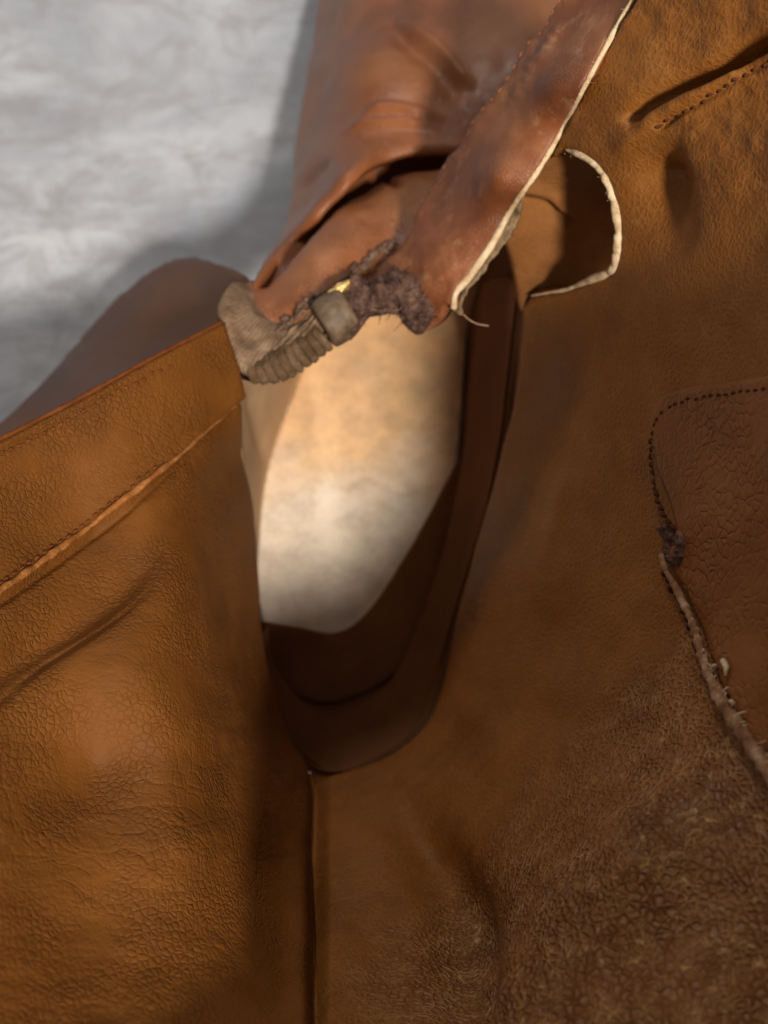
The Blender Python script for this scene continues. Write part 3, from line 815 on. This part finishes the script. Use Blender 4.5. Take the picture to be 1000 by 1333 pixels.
# fold lines of the doubled tape
for k, (dx, dy) in enumerate(((0, 0), (7, 4), (13, 9))):
    ll = resample(spline([(352 + dx, 466 + dy), (375 + dx, 443 + dy), (398 + dx, 414 + dy), (408 + dx, 402 + dy * 0.4)]), 3)
    pos, n = surf_pos(TZ, t_detail, ll[:, 0], ll[:, 1], 0.0002)
    tube('tape_fold', pos, 0.00042 * (1 + 0.5 * fbm(np.linspace(0, 9, len(ll)), np.full(len(ll), k * 1.0), 2)), M['tape'], tape, 7, 0.8, n)

def lump(name, centre, ax, ay, az, size, mat, parent, power=3.0, noise=0.06, seg=20, rings=12, freq=3.0):
    """superellipsoid block with worn, uneven faces"""
    V = []
    f = lambda c: math.copysign(abs(c) ** (2 / power), c)
    off = RNG.uniform(0, 90)
    for i in range(rings + 1):
        ph = -math.pi / 2 + math.pi * i / rings
        for k in range(seg):
            th = 2 * math.pi * k / seg
            v = np.array((f(math.cos(ph)) * f(math.cos(th)), f(math.cos(ph)) * f(math.sin(th)), f(math.sin(ph))))
            q = 1 + noise * 2 * float(fbm(np.array(off + v[0] * freq + v[2] * 2), np.array(v[1] * freq + v[2] * freq), 3))
            V.append(centre + (ax * v[0] * size[0] + ay * v[1] * size[1] + az * v[2] * size[2]) * q)
    F = [(i * seg + k, i * seg + (k + 1) % seg, (i + 1) * seg + (k + 1) % seg, (i + 1) * seg + k) for i in range(rings) for k in range(seg)]
    return mesh_obj(name, V, F, mat, parent)

def frame(a, b, toward=None):
    ax = b - a; ax /= np.linalg.norm(ax)
    up = CAM - a if toward is None else toward
    ay = np.cross(up, ax); ay /= np.linalg.norm(ay)
    return ax, ay, np.cross(ax, ay)
# zip teeth: a short row of worn, fused blocks along the lower edge of the tape
zl = resample(spline([(326, 487), (350, 482), (376, 469), (400, 453), (422, 436)]), 11)
zh = np.array((0.1, -0.85, 0.5))
for i, (a, b) in enumerate(zip(zl[:-1], zl[1:])):
    A, B = Q(*a, 0.0940), Q(*b, 0.0945)
    ax, ay, az = frame(A, B, zh)
    s = np.linalg.norm(B - A); k = 0.62 + 0.38 * min(1, i / 3)
    lump('zip_tooth', (A + B) / 2 - ay * 0.0, ax, ay, az, (s * 0.60, 0.0030 * k, 0.0025 * k), M['tooth'], tape, 4.0, 0.07)
# end stop: a dull clip wrapped round the zip
A, B = Q(419, 424, 0.0975), Q(456, 402, 0.0985)
ax, ay, az = frame(A, B, zh)
V = []; seg = 32; prof = [(0.0, 0.6), (0.0, 0.84), (0.03, 0.95), (0.10, 1.0), (0.35, 1.04), (0.6, 1.03), (0.88, 0.98), (0.97, 0.9), (1.0, 0.8), (1.0, 0.6)]
for s, r in prof:
    c = A + (B - A) * s
    for k in range(seg):
        th = 2 * math.pi * k / seg
        q = 1 + 0.10 * float(fbm(np.array(s * 2 + 5), np.array(3 + 2.5 * math.cos(th)), 2))
        V.append(c + (ay * math.cos(th) * 0.0050 + az * math.sin(th) * 0.0048) * r * q)
F = [(i * seg + k, i * seg + (k + 1) % seg, (i + 1) * seg + (k + 1) % seg, (i + 1) * seg + k) for i in range(len(prof) - 1) for k in range(seg)]
F += [tuple(range(seg))[::-1], tuple((len(prof) - 1) * seg + k for k in range(seg))]
stop = mesh_obj('end_stop', V, F, M['stop'], tape)
A2, B2 = Q(430, 384, 0.1010), Q(455, 368, 0.1010)
ax2, ay2, az2 = frame(A2, B2, zh)
lump('gold_foil', (A2 + B2) / 2, ax2, ay2, az2, (np.linalg.norm(B2 - A2) * 0.5, 0.0009, 0.0008), M['gold'], stop, 2.6, 0.35)

# frayed purple cloth between the clip and the flap
CZ = TPS([(440, 380, 98), (470, 350, 97), (520, 325, 92), (560, 345, 97), (578, 395, 98), (545, 432, 97), (500, 408, 98), (465, 428, 98), (490, 380, 101), (530, 385, 101)])
def c_detail(px, py):
    return 0.0010 + 0.0032 * fbm(px / 16, py / 16, 4)
C_POLY = spline([(446, 384), (455, 370), (474, 362), (500, 356), (524, 352), (545, 362), (558, 382), (568, 402), (556, 428), (542, 433), (526, 424), (512, 412), (494, 409), (480, 414), (468, 430), (455, 436), (448, 415)], 8, True)
cloth = sheet('frayed_cloth', C_POLY, CZ, M['fray'], boot, 1.6, c_detail, 0.003, roll=9)
def cloth_c():
    while True:
        a = np.array([RNG.uniform(446, 568)]); b = np.array([RNG.uniform(332, 434)])
        if inside(a, b, C_POLY)[0]: break
    p, nn = surf_pos(CZ, c_detail, a, b); return p[0], nn[0]
fuzz('cloth_fibres', cloth_c, 420, 0.0013, 0.00008, M['fray'], cloth)
fuzz('pale_fibres', cloth_c, 14, 0.0018, 0.00006, M['fibre'], cloth)
# crumbled thread along the upper edge of the tape
crumbs = []
for k in range(46):
    t = RNG.uniform(0, 1); x = 356 + (520 - 356) * t; y = 440 - (440 - 318) * t ** 0.95 + RNG.normal(0, 4)
    p, nn = surf_pos(SZ, s_detail, np.array([x, x + RNG.uniform(2, 7), x + RNG.uniform(6, 12)]), np.array([y, y - 3, y - RNG.uniform(2, 9)]), 0.001)
    p = p + nn * (RNG.uniform(0, 1, 3) * 0.0012)[:, None]
    crumbs.append(tube_data(p, 0.00034 * RNG.uniform(0.5, 1.4), 6))
v, f = join_data(crumbs)
mesh_obj('crumbled_stitching', v, f, raw_mat('grey_brown_thread', srgb(84, 62, 54), srgb(112, 86, 70), srgb(150, 122, 98)), cloth, kind='stuff')

# loose thread under the flap
lt = spline([(596, 398), (606, 412), (620, 421), (636, 424)])
tube('loose_thread', Q(lt[:, 0], lt[:, 1], np.linspace(0.101, 0.096, len(lt))), 0.00012, M['fibre'], boot, 6)
